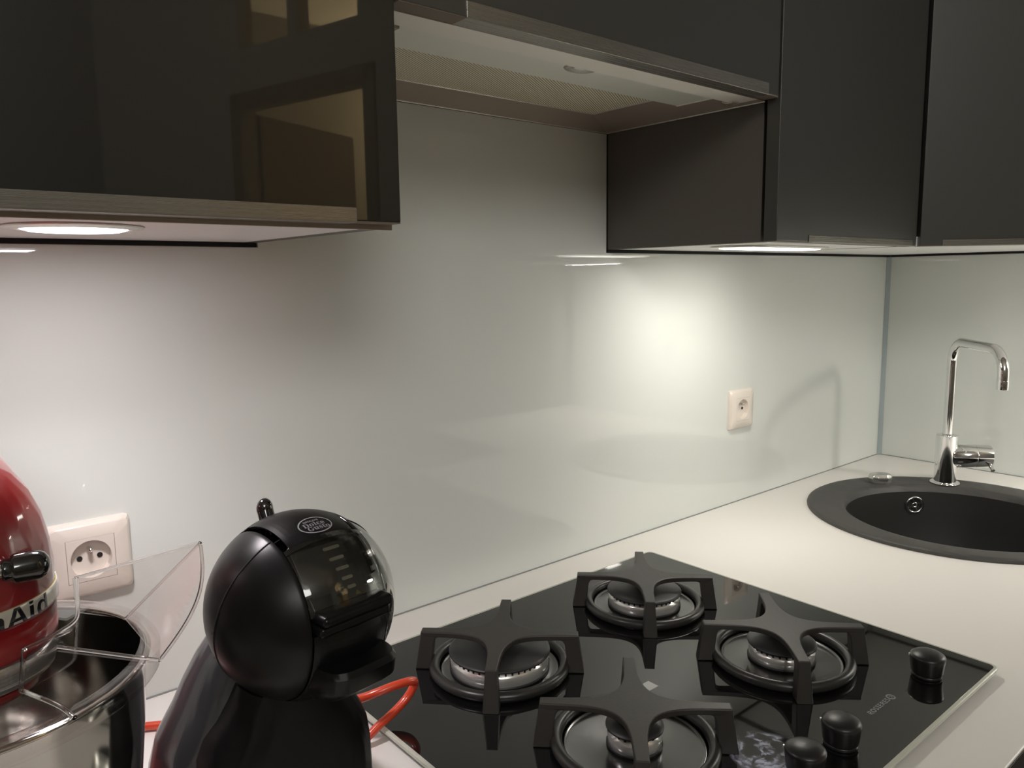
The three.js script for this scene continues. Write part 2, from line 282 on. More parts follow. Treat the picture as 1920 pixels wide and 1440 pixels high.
// ---------------------------------------------------------------- lights under the cabinets
function spot(L, x, radius, z = L.z) {
  const l = new THREE.SpotLight(L.color, L.power, 0, L.angle * Math.PI / 180, 1, 2); l.position.set(x, W + .4945, z); l.target.position.set(x, W - .5, z);
  l.castShadow = true; l.shadow.radius = radius; l.shadow.mapSize.set(2048, 2048); l.shadow.camera.near = .02; scene.add(l, l.target);
}
function panel(L) { const l = new THREE.RectAreaLight(L.color, L.glow, L.size[0], L.size[1]); l.position.set(L.x, W + .4962, L.z); l.rotation.x = -Math.PI / 2; scene.add(l); }
{
  const t = thing('cabinet_light', 'round recessed spot under the upper left cabinet, lit cool white', 'light', LAMP_A.x, W + .5015, LAMP_A.z);
  part('trim_ring', lathe([[.0375, 0], [.0490, 0], [.0485, -.0016], [.0400, -.0032], [.0378, -.0028], [.0375, 0]], 64), M.aluminium, t, 'thin metal bezel');
  part('lamp_lens', lathe([[0, -.0044], [.032, -.0042], [.0370, -.0026], [.0372, 0], [0, 0]], 64), mat({ rgb: [.9, .9, .9], emissive: LAMP_A.color, emissiveIntensity: 3 }), t);
  spot(LAMP_A, LAMP_A.x, 1.5); panel(LAMP_A);
}
function oblong(L, label, turned) {
  const t = thing('cabinet_light', label, 'light', L.x, W + .5015, L.z, turned ? Math.PI / 2 : 0);
  const slot = (l, w) => rrect(-(l *= L.len ?? 1) / 2, l / 2, -w / 2, w / 2, w / 2 - .0005);
  const r = slot(.262, .094); r.holes.push(slot(.236, .070));
  part('trim_ring', plan(r, -.003, .003, .0008, 1), M.aluminium, t, 'thin metal bezel');
  part('lamp_lens', plan(slot(.234, .068), -.0040, .0040, .001, 2), mat({ rgb: [.9, .9, .9], emissive: L.color, emissiveIntensity: 3 }), t);
  for (const k of [-.06, .06]) turned ? spot(L, L.x, 6, L.z + k) : spot(L, L.x + k, 1.5);
  panel(L);
}
oblong(LAMP_B, 'oblong lit panel under the cabinet right of the hood, warm white', false);
oblong(LAMP_C, 'oblong lit panel mirrored as a small bright dash in the back glass', true);

// ---------------------------------------------------------------- range hood
{
  const t = thing('range_hood', 'slim built-in metal range hood with mesh filter above the hob', 'range hood');
  const q = (x0, x1, z0, z1, y) => [[x0, y, z0], [x1, y, z0], [x1, y, z1], [x0, y, z1]];
  // sloping inner frame from the lower rim up to the filter
  const bevel = (a, b) => { const g = new THREE.BufferGeometry(), p = []; for (let i = 0; i < 4; i++) { const j = (i + 1) % 4; p.push(...a[i], ...b[i], ...a[j], ...a[j], ...b[i], ...b[j]); } g.setAttribute('position', new THREE.Float32BufferAttribute(p, 3)); g.setAttribute('uv', new THREE.Float32BufferAttribute(new Array(p.length / 3 * 2).fill(0), 2)); g.computeVertexNormals(); return g; };
  const ro = q(-1.6055, -1.0255, .0085, .2915, W + .6845), ri = q(-1.545, -1.098, .0465, .2885, W + .7005);
  part('inner_frame', [bevel(ro, ri), bevel(q(-1.6055, -1.0255, .0085, .2915, W + .72), ro), box(-1.6055, -1.0255, W + .7018, W + .7045, .0085, .2915)], M.hoodDark, t);
  part('rim', [rbox(-1.6065, -1.0240, W + .6835, W + .6855, .0072, .0100, .0007, 1), rbox(-1.0262, -1.0235, W + .6835, W + .6855, .0072, .2915, .0007, 1)], M.aluminium, t, 'thin bright lower edge');
  part('housing', [box(-1.6055, -1.0255, W + .7046, W + .778, .0085, .29)], M.hoodDark, t);
  // filter: a thin plate; the fine diagonal weave is relief and open gaps in the material
  { const g = rbox(-1.545, -1.098, W + .6995, W + .7010, .0468, .172, .0004, 1), p = g.attributes.position, u = g.attributes.uv; for (let i = 0; i < p.count; i++) { const x = p.getX(i), z = p.getZ(i); u.setXY(i, (x * .53 + z * .85) / .0264, (x * .85 - z * .53) / .0264); }
    const tri = (x, y) => { const a = Math.abs(((x * 8) % 1) * 2 - 1), b = Math.abs((((y * 8 + Math.floor(x * 8) * .5) % 1) + 1) % 1 * 2 - 1); return Math.max(0, Math.min(1, (a - .18) * 3)) * (.78 + .22 * Math.min(1, b * 2.5)); };
    const weave = noiseMap(256, (x, y) => { const v = tri(x, y); return [v, v, v]; }), cover = noiseMap(256, (x, y) => { const v = tri(x, y); return [.30 + .68 * v, .27 + .66 * v, .19 + .58 * v]; });
    part('filter', g, mat({ rgb: [1, 1, .97], roughness: .5, metalness: .15, bumpMap: weave, bumpScale: .0006, map: cover }), t, 'yellowed woven metal grease filter'); }
  part('filter_edge', [tube([V(-1.56, W + .6985, .1735), V(-1.095, W + .6985, .1735)], .0016, 2, 8), rbox(-1.0985, -1.0945, W + .6985, W + .7005, .047, .174, .0008, 1), rbox(-1.56, -1.097, W + .6985, W + .7002, .0452, .0472, .0008, 1)], M.aluminium, t);
  const v = part('visor', rbox(-1.60, -1.066, W + .6925, W + .6945, .178, .285, .0008), mat({ rgb: [.88, .91, .82], roughness: .36, metalness: .25 }), t, 'greenish steel pull-out plate');
  part('visor_edge', rbox(-1.0672, -1.0640, W + .6915, W + .6945, .178, .285, .0008, 1), M.aluminium, v);
  part('light_lens', [lathe([[0, .0012], [.012, .0004], [.0165, -.0012], [.018, .002]], 32).scale(1.15, 1, .8).translate(-1.314, W + .6918, .236)], mat({ rgb: [.62, .62, .55], roughness: .2, clearcoat: 1 }), v, 'small unlit oval lamp lens');
  part('lens_seat', lathe([[.0165, .0012], [.0185, -.0006], [.020, .001]], 32).scale(1.15, 1, .8).translate(-1.314, W + .6918, .236), M.hoodDark, v);
  part('front_bar', rbox(-1.604, -1.0345, W + .6862, W + .6885, .252, .2964, .0008), mat({ rgb: [.93, .91, .84], roughness: .45, metalness: .15 }), t, 'broad pale aluminium strip');
  part('slide_catch', [rbox(-1.592, -1.567, W + .6838, W + .6862, .247, .2555, .0006, 1), rbox(-1.600, -1.588, W + .6830, W + .6862, .245, .257, .0006, 1)], M.hoodDark, t);
  part('slide_catch', [rbox(-1.056, -1.040, W + .6838, W + .6866, .256, .262, .0006, 1), tube([V(-1.062, W + .686, .25), V(-1.055, W + .6845, .254), V(-1.05, W + .6865, .259), V(-1.044, W + .685, .263)], .0009, 12, 6)], M.aluminium, t);
}

// ---------------------------------------------------------------- sockets
function socket(x, y, label) {
  const t = thing('wall_socket', label, 'socket', x, W + y, .0062);
  const sq = (h, z, e = .12, n = 96) => { const q = []; for (let j = 0; j < n; j++) { const p = j / n * Math.PI * 2, c = Math.cos(p), v = Math.sin(p), k = Math.max(Math.abs(c), Math.abs(v)), f = 1 / k; let X = c * f, Y = v * f; const m = Math.min(Math.abs(X), Math.abs(Y)); const sh = 1 - e * .3 * Math.max(0, (m - .9) / .1); q.push([X * h * sh, Y * h * sh, z]); } return q; };
  const ci = (h, z, n = 96) => { const q = []; for (let j = 0; j < n; j++) { const p = j / n * Math.PI * 2; q.push([h * Math.cos(p), h * Math.sin(p), z]); } return q; };
  part('cover_plate', loft([sq(.0395, 0), sq(.040, .0012), sq(.0392, .0050), sq(.0368, .0088), sq(.0355, .0095), sq(.0229, .0100, 0), sq(.0229, .002, 0)], false, false), M.ivory, t);
  part('insert', loft([sq(.0226, .002, 0), sq(.0226, .0098, 0), sq(.0224, .0101, 0), ci(.0197, .0101), ci(.0193, .0097), ci(.0189, .0012), ci(.010, .0010)], false, true), M.ivory, t);
  for (const k of [-1, 1]) part('contact_hole', new THREE.CylinderGeometry(.0027, .0027, .0012, 20).rotateX(Math.PI / 2).translate(k * .0095, 0, .0012), M.hole, t);
  part('earth_pin', lathe([[.0024, 0], [.0024, .0085], [.0016, .0100], [0, .0104]], 20).rotateX(Math.PI / 2).translate(0, .0095, .001), M.chrome, t, 'metal earth pin');
}
socket(-.633, .192, 'cream square wall socket on the back glass between hob and sink');
socket(-1.8085, .1755, 'cream wall socket on the glass behind the clear pouring shield');

// ---------------------------------------------------------------- gas hob
const HOB = thing('gas_hob', 'black glass gas hob with four burners set in white worktop', 'hob', -1.3090, W, .3505);
const HW = .2985, HD = .2575, HT = .0108;
const hx = x => x + 1.3065, hz = z => z - .3475;
part('glass_top', plan(rrect(-HW + .0045, HW - .0045, -HD + .0045, HD - .0045, .007), .0062, HT - .0062, 0, 1), M.hobGlass, HOB);
{ const s = rrect(-HW, HW, -HD, HD, .011); s.holes.push(rrect(-HW + .0062, HW - .0062, -HD + .0062, HD - .0062, .0060)); part('glass_edge', plan(s, .0064, HT - .0065, .0016, 2), M.hobEdge, HOB, 'polished glass edge, its lamp glint painted in as a pale tone'); }
part('underside_seal', plan(rrect(-HW + .012, HW - .012, -HD + .014, HD - .014, .004), .0002, .0058), M.silicone, HOB);
const BURN = [[-1.4385, .2265, .056, .0165, 'BL'], [-1.1825, .2255, .0475, .0155, 'BF'], [-1.180, .4305, .0365, .0150, 'R'], [-1.438, .4295, .0255, .0150, 'N']];
for (const [x, z, r, h] of BURN) {
  const b = new THREE.Group(); b.name = 'burner'; b.position.set(hx(x), HT, hz(z)); HOB.add(b);
  part('spill_bowl', lathe([[0, .0035], [r - .004, .0035], [r + .004, .0020], [.0645, .0016], [.0662, .0034], [.0682, .0034], [.0692, .0008], [.0692, 0]], 96), M.enamel, b);
  part('burner_base', lathe([[r - .002, .0030], [r + .0015, .0030], [r + .0015, .0055], [r, .006]], 64), M.capIron, b);
  const y1 = .0055 + h * .62, y2 = .0055 + h;
  part('flame_ring', lathe([[r - .004, .0050], [r, .0055], [r + .0006, y1], [r - .003, y1 + .0006], [r - .004, y2], [r - .008, y2]], 96), M.flameRing, b, 'shiny metal flame ring');
  const teeth = [], n = Math.round(r * 1000 * .8); for (let i = 0; i < n; i++) { const a = i / n * Math.PI * 2; teeth.push(box(-.0009, .0009, y1 + .002, y2 + .0005, -.0012, .0012).translate(0, 0, r - .0036).rotateY(a)); }
  part('flame_ports', teeth, M.darkVoid, b);
  part('burner_cap', lathe([[0, y2 + .0068], [r * .7, y2 + .0062], [r - .001, y2 + .0048], [r + .0022, y2 + .0028], [r + .0022, y2 + .0012], [r - .001, y2 + .0002], [r - .010, y2]], 96), M.capIron, b, 'matt black burner cap');
  part('igniter', [new THREE.CylinderGeometry(.0020, .0022, .011, 12).translate(.7071 * (r + .0095), .0085, -.7071 * (r + .0095)), new THREE.SphereGeometry(.0014, 10, 8).translate(.7071 * (r + .0095), .0145, -.7071 * (r + .0095))], M.ivory, b);
}
for (const x of [-1.092, -1.288, -1.354, -1.432]) {
  const k = new THREE.Group(); k.name = 'knob'; k.position.set(hx(x), HT, hz(.5575)); HOB.add(k);
  part('knob_skirt', lathe([[0, .0002], [.0152, .0002], [.0155, .0012], [.0150, .0024], [.0146, .0045], [0, .0045]], 48), M.knobBlack, k);
  part('knob_cap', lathe([[.0156, .0042], [.0165, .0060], [.0180, .0200], [.0183, .0225], [.0176, .0243], [.0150, .0262], [.0100, .0278], [.0050, .0285], [0, .0287]], 48), M.knobBlack, k);
  part('pointer', rbox(-.0012, .0012, .021, .0238, -.0192, -.0172, .0005, 1).rotateY(.5), M.aluminium, k);
}
{
  const font = await new FontLoader().loadAsync('fonts/droid/droid_sans_bold.typeface.json');
  const word = new TextGeometry('ROSIERES', { font, size: .0058, depth: .0002, curveSegments: 4, bevelEnabled: false }); word.computeBoundingBox();
  word.scale(.0425 / (word.boundingBox.max.x - word.boundingBox.min.x), 1, 1).rotateX(-Math.PI / 2).translate(hx(-1.2165), HT, hz(.5542));
  const ink = mat({ rgb: [.20, .205, .21], roughness: .45 });
  const ring = new THREE.Shape(); ring.absarc(0, 0, .0050, 0, Math.PI * 2, false); const gap = new THREE.Path(); gap.absarc(0, 0, .0031, 0, Math.PI * 2, true); ring.holes.push(gap);
  const swirl = new THREE.Shape(); swirl.absarc(0, 0, .0020, -2.2, 2.2, false); swirl.absarc(0, 0, .0009, 2.2, -2.2, true); swirl.closePath();
  part('lettering', word, ink, HOB, 'grey printed brand lettering');
  part('emblem', [extr(ring, .0002), extr(swirl, .0002)].map(g => g.rotateX(-Math.PI / 2).translate(hx(-1.1672), HT, hz(.5512))), ink, HOB, 'small round printed emblem');
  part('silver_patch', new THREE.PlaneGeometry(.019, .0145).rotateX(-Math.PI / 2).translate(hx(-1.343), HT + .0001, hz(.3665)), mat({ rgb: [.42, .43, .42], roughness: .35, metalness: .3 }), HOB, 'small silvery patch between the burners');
  const smear = noiseMap(256, (x, y) => {
    const dx = x - .5, dy = y - .5, r = Math.hypot(dx * 1.15, dy), a = Math.atan2(dy, dx);
    const w = fbm(x + .3 * fbm(y, x, 4), y + .25 * fbm(x, y, 5), 6), streak = Math.abs(Math.sin((r * 30 + a * 2.2 + w * 9)));
    let k = Math.pow(Math.max(0, 1 - r * 2.0), .6) * Math.max(0, w - .36) * (.2 + .8 * streak) * 8.5;
    return [.78, .80, .88, Math.min(.8, k)];
  }, 1, true);
  part('dried_smear', new THREE.PlaneGeometry(.085, .070).rotateX(-Math.PI / 2).rotateY(.5).translate(hx(-1.354), HT + .0001, hz(.518)), mat({ map: smear, transparent: true, roughness: .6, color: 0xffffff }), HOB, 'whitish dried smear on the glass');
}
// cast iron pan supports
function makeSupport() {
  const o = new THREE.Group(); const L = .0905, w = .0062, H = .0445, pl = .0065;
  const s = new THREE.Shape(); for (let i = 0; i < 4; i++) {
    const R = (x, y) => { const a = i * Math.PI / 2, c = Math.cos(a), n = Math.sin(a); return [x * c - y * n, x * n + y * c]; };
    i ? s.lineTo(...R(L, -w)) : s.moveTo(...R(L, -w)); s.lineTo(...R(L, w)); s.lineTo(...R(.068, w + .0006)); const A = R(.020, w + .0018), B = R(w + .0018, .020), C = R(w + .0006, .068); s.bezierCurveTo(...A, ...B, ...C);
  }
  s.closePath();
  part('cross_top', plan(s, H - pl, pl, .0012, 2, 16), M.castIron, o);
  for (let i = 0; i < 4; i++) {
    const q = poly([[.0905, H - .0008], [.0970, .0004], [.0790, .0004], [.0752, H - .0110], [.0725, H - .0074], [.064, H - .0052], [.064, H - .002]]);
    part('leg', extr(q, .0130, .0012, 2).translate(0, 0, -.0065), M.castIron, o);
    { const m = o.children[o.children.length - 1], p = m.geometry.attributes.position; for (let k = 0; k < p.count; k++) p.setZ(k, p.getZ(k) * (.92 + .42 * Math.max(0, 1 - p.getY(k) / H))); m.geometry.rotateY(i * Math.PI / 2); m.geometry.computeVertexNormals(); }
  }
  part('base_ring', new THREE.TorusGeometry(.0752, .0060, 14, 96).rotateX(Math.PI / 2).translate(0, .0066, 0), M.ringIron, o);
  return o;
}
const sup = makeSupport(), supLabels = ['black pan support over the largest burner, back left of the hob', 'black pan support over the back right burner near the splashback', 'black pan support on the burner beside the single lone knob', 'black pan support over the smallest burner, front left of the hob'];
BURN.forEach(([x, z], i) => { const o = i ? sup.clone() : sup; o.name = numbered('pan_support'); o.position.set(x - .0025, W + HT, z + .003); o.rotation.y = Math.PI / 4; o.userData = { label: supLabels[i], category: 'pan support', group: 'cast iron pan supports on the hob' }; scene.add(o); });

// ---------------------------------------------------------------- sink and tap
{
  const t = thing('kitchen_sink', 'round black composite sink set in the corner of the worktop', 'sink', 0, W, 0);
  const ring = (k, r, y) => { const a = [], cx = SINK.o[0] + (SINK.i[0] - SINK.o[0]) * k, cz = SINK.o[1] + (SINK.i[1] - SINK.o[1]) * k; for (let j = 0; j < 96; j++) { const p = -j / 96 * Math.PI * 2; a.push([cx + r * Math.cos(p), y, cz + r * Math.sin(p)]); } return a; };
  part('rim', loft([ring(0, .254, -.02), ring(0, .254, .0004), ring(0, SINK.R - .0005, .0004), ring(0, SINK.R, .0022), ring(0, SINK.R - .0012, .0052), ring(0, SINK.R - .005, .0074), ring(.1, SINK.R - .012, .0078), ring(.9, SINK.r + .012, .0074), ring(1, SINK.r + .004, .0062), ring(1, SINK.r, .0025), ring(1, SINK.r - .002, -.006)], false, false), M.granite, t);
  part('basin', loft([ring(1, SINK.r - .002, -.006), ring(1, SINK.r - .006, -.06), ring(1, SINK.r - .012, -.13), ring(1, SINK.r - .022, -.155), ring(1, SINK.r - .05, -.170), ring(1, .045, -.176), ring(1, .042, -.18)], false, true), M.basin, t);
  const a0 = Math.atan2(-.146, .144), ox = SINK.i[0] + .1945 * Math.cos(a0), oz = SINK.i[1] + .1945 * Math.sin(a0);
  const wheel = [new THREE.TorusGeometry(.0165, .0026, 10, 40), new THREE.TorusGeometry(.0045, .002, 8, 20)]; for (let i = 0; i < 4; i++) wheel.push(box(-.0016, .0016, .003, .0155, -.0015, .0015).rotateZ(i * Math.PI / 2 + .4));
  const face = new THREE.Matrix4().lookAt(V(0, 0, 0), V(Math.cos(a0), .03, Math.sin(a0)), V(0, 1, 0));
  part('overflow_grille', wheel.map(g => g.applyMatrix4(face).translate(ox, -.034, oz)), M.chrome, t, 'small round metal overflow grille');
  part('overflow_hole', new THREE.CylinderGeometry(.0155, .0155, .002, 32).rotateX(Math.PI / 2).applyMatrix4(face).translate(ox + .002 * Math.cos(a0), -.034, oz + .002 * Math.sin(a0)), M.darkVoid, t);
  part('drain', lathe([[.043, -.1755], [.040, -.1745], [.030, -.178], [0, -.178]], 40).translate(SINK.i[0], 0, SINK.i[1]), M.chrome, t);
}
{
  const oval = (k, y) => { const a = []; for (let j = 0; j < 48; j++) { const p = -j / 48 * Math.PI * 2, c = Math.cos(p), n = Math.sin(p); a.push([.024 * k * Math.sign(c) * Math.abs(c) ** .75, y, .0155 * k * Math.sign(n) * Math.abs(n) ** .75]); } return a; };
  solo('drain_control_knob', loft([oval(.93, 0), oval(.98, .002), oval(1, .008), oval(.97, .0135), oval(.88, .0178), oval(.82, .0188), oval(.5, .0194)], true, true).rotateY(-.72).translate(-.306, W + .0080, .148), M.steel, 'small oval metal knob on the sink rim left of the tap', 'knob');
}
{
  const fx = -.2114, fz = .2431, t = thing('kitchen_tap', 'chrome swan-neck mixer tap standing on the sink rim', 'tap', fx, W + .0076, fz);
  const d = V(-.74, 0, .673).normalize(), e = V(.673, 0, .74).normalize();
  part('base_flange', lathe([[0, 0], [.0290, 0], [.0290, .002], [.028, .0036], [.0225, .0046], [0, .0046]], 48), M.chrome, t);
  part('body', lathe([[.0215, .0040], [.0215, .1045], [.0208, .1060], [.0115, .1064], [.0115, .1056], [0, .1056]], 64), M.chrome, t);
  const H = .306, R = .045, pts = [V(0, .1050, 0), V(0, .16, 0), V(0, .22, 0), V(0, H - R - .008, 0)];
  const at = (s, y) => V(d.x * s, y, d.z * s);
  for (let i = 0; i <= 8; i++) { const a = i / 8 * Math.PI / 2; pts.push(at(R - R * Math.cos(a), H - R + R * Math.sin(a))); }
  const S = .219; pts.push(at(.09, H), at(.13, H));
  for (let i = 0; i <= 8; i++) { const a = i / 8 * Math.PI / 2; pts.push(at(S - R + R * Math.sin(a), H - R + R * Math.cos(a))); }
  pts.push(at(S, H - R - .004)); pts.push(at(S, H - R - .010));
  part('spout', tube(pts, .0098, 160, 24), M.chrome, t);
  part('aerator', lathe([[0, -.0165], [.0085, -.0165], [.0102, -.0158], [.0104, 0], [.0085, .0006], [0, .0006]], 40).translate(d.x * S, H - R - .0102, d.z * S), M.chrome, t);
  const side = g => { const m = new THREE.Matrix4().makeBasis(V(d.x, d.y, d.z), e, V(0, 1, 0)); if (m.determinant() < 0) m.makeBasis(V(-d.x, 0, -d.z), e, V(0, 1, 0)); return g.applyMatrix4(m); };
  part('handle_barrel', side(lathe([[0, .008], [.0245, .008], [.0248, .0535], [.0237, .0542], [.0237, .0558], [.0248, .0565], [.0248, .0850], [.0235, .0865], [0, .0867]], 48)).translate(0, .0600, 0), M.chrome, t);
  part('lever_pin', [new THREE.CylinderGeometry(.0042, .0042, .030, 20).translate(0, -.0260, 0).rotateZ(0).applyQuaternion(new THREE.Quaternion().setFromUnitVectors(V(0, -1, 0), V(d.x * .82, -.57, d.z * .82).normalize())).translate(e.x * .080, .060, e.z * .080)], M.chrome, t);
}

// ---------------------------------------------------------------- stand mixer, bowl, pouring shield
const MX = -1.9405, MZ = .285;
{
  const t = thing('stand_mixer', 'red stand mixer with silver lettered band and black knob', 'mixer', MX, W, MZ);
  const stad = (r, y, back, n = 40) => { const a = []; for (let j = 0; j < n; j++) { const p = j / (n - 1) * Math.PI; a.push([r * Math.cos(p), y, r * Math.sin(p)]); } for (let j = 0; j < n; j++) { const p = Math.PI + j / (n - 1) * Math.PI; a.push([r * Math.cos(p), y, back + r * .8 * Math.sin(p)]); } return a.reverse(); };
  part('head', loft([stad(.050, .238, -.16), stad(.0560, .243, -.165), stad(.0572, .2465, -.17), stad(.0575, .272, -.17), stad(.0565, .288, -.17), stad(.0530, .306, -.168), stad(.0470, .322, -.165), stad(.0385, .335, -.16), stad(.0270, .3445, -.155), stad(.0130, .3500, -.15), stad(.003, .351, -.15)]), M.red, t);
  part('nose_collar', lathe([[.050, .222], [.0555, .2225], [.0570, .2255], [.0570, .246], [0, .246]], 64), M.red, t);
  part('beater_ring', lathe([[0, .203], [.0500, .203], [.0535, .2045], [.0545, .2085], [.0545, .2195], [.0530, .2225], [.0500, .2230]], 64), M.steel, t, 'brushed metal ring under the head');
  part('planetary', lathe([[0, .180], [.020, .180], [.045, .194], [.047, .2035], [0, .2035]], 48), M.red, t);
  part('beater_shaft', lathe([[0, .135], [.007, .135], [.007, .182], [0, .182]], 20), M.chrome, t);
  // lettered band round the nose
  const tex = canvasMap(1024, 96, (g, w, h) => {
    const gr = g.createLinearGradient(0, 0, 0, h); gr.addColorStop(0, '#c9c6bb'); gr.addColorStop(1, '#c4c0b2'); g.fillStyle = gr; g.fillRect(0, 0, w, h);
    g.fillStyle = '#b9a558'; g.fillRect(0, 0, w, 9); g.fillRect(0, h - 9, w, 9);
    g.fillStyle = '#17171c'; g.font = 'bold 76px sans-serif'; g.textBaseline = 'middle'; g.textAlign = 'center'; g.save(); g.translate(w / 2, h / 2 + 3); g.scale(1.55, 1); g.fillText('KitchenAid', 0, 0); g.restore();
  });
  const bandPts = [[.0574, .2478], [.0588, .2483], [.0590, .2535], [.0588, .2586], [.0574, .2591]];
  const bm = mat({ map: tex, color: 0xffffff, roughness: .22, metalness: .35, clearcoat: 1, clearcoatRoughness: .08 });
  // arc of the nose only: u runs left to right as seen from the front
  const B = (u, v) => { const a = Math.PI * (1 - u); const i = Math.min(3.9999, v * 4), k = Math.floor(i), f = i - k, r = bandPts[k][0] * (1 - f) + bandPts[k + 1][0] * f, y = bandPts[k][1] * (1 - f) + bandPts[k + 1][1] * f; return V(r * Math.cos(a), y, r * Math.sin(a)); };
  { const pos = [], uv = [], idx = [], nu = 64, nv = 8; for (let i = 0; i <= nu; i++) for (let j = 0; j <= nv; j++) { const p = B(i / nu, j / nv); pos.push(p.x, p.y, p.z); uv.push(i / nu, j / nv); } for (let i = 0; i < nu; i++) for (let j = 0; j < nv; j++) { const a = i * 9 + j; idx.push(a, a + 9, a + 1, a + 9, a + 10, a + 1); } const g = new THREE.BufferGeometry(); g.setAttribute('position', new THREE.Float32BufferAttribute(pos, 3)); g.setAttribute('uv', new THREE.Float32BufferAttribute(uv, 2)); g.setIndex(idx); g.computeVertexNormals(); part('name_band', g, bm, t, 'silver trim band with dark lettering'); }
  part('side_band', [rbox(.0570, .0590, .2480, .2590, -.17, 0, .0008), rbox(-.0590, -.0570, .2480, .2590, -.17, 0, .0008)], M.steel, t);
  // attachment hub and its knob
  part('hub', [lathe([[0, .012], [.0170, .012], [.0190, .010], [.0195, 0], [0, 0]], 40).rotateX(Math.PI / 2).translate(-.004, .288, .052)], M.steel, t, 'round metal attachment hub');
  const kn = g => g.rotateZ(-Math.PI / 2).scale(.82, .88, .88).rotateY(-.12).translate(.0110, .2865, .0585);
  part('knob_screw', kn(lathe([[0, 0], [.0048, 0], [.0048, .004], [.0040, .005], [.0048, .006], [.0040, .0075], [.0048, .009], [.0048, .018], [0, .018]], 24)), M.steel, t);
  part('hub_knob', kn(lathe([[0, .0130], [.0070, .0130], [.0078, .0150], [.0078, .0185], [.0098, .0195], [.0104, .0215], [.0104, .0330], [.0098, .0375], [.0080, .0410], [.0045, .0435], [0, .0443]], 40)), mat({ rgb: [.006, .006, .006], roughness: .12, clearcoat: 1 }), t, 'shiny black tightening knob');
  // pedestal and foot
  const rr = (hw, hd, zc, y) => { const a = []; for (let j = 0; j < 48; j++) { const p = -j / 48 * Math.PI * 2, c = Math.cos(p), n = Math.sin(p); a.push([hw * Math.sign(c) * Math.abs(c) ** .6, y, zc + hd * Math.sign(n) * Math.abs(n) ** .6]); } return a; };
  part('pedestal', loft([rr(.052, .040, -.185, .03), rr(.045, .036, -.190, .08), rr(.041, .034, -.192, .15), rr(.042, .038, -.190, .21), rr(.048, .045, -.180, .25)]), M.red, t);
  part('foot', loft([rr(.088, .165, -.085, .001), rr(.092, .170, -.085, .006), rr(.092, .170, -.085, .018), rr(.086, .163, -.085, .028), rr(.070, .150, -.085, .034)]), M.red, t);
}
{
  const b = solo('mixing_bowl', lathe([[0, .036], [.055, .036], [.056, .044], [.062, .048], [.080, .060], [.094, .082], [.1015, .110], [.1060, .150], [.1085, .185], [.1095, .1975], [.1118, .1985], [.1128, .2000], [.1120, .2018], [.1095, .2020], [.1080, .2000], [.1073, .185], [.1045, .150], [.100, .111], [.0925, .084], [.079, .0625], [.050, .050], [0, .049]], 128).translate(MX, W, MZ), M.polished, 'polished steel mixing bowl under the red mixer head', 'bowl');
}
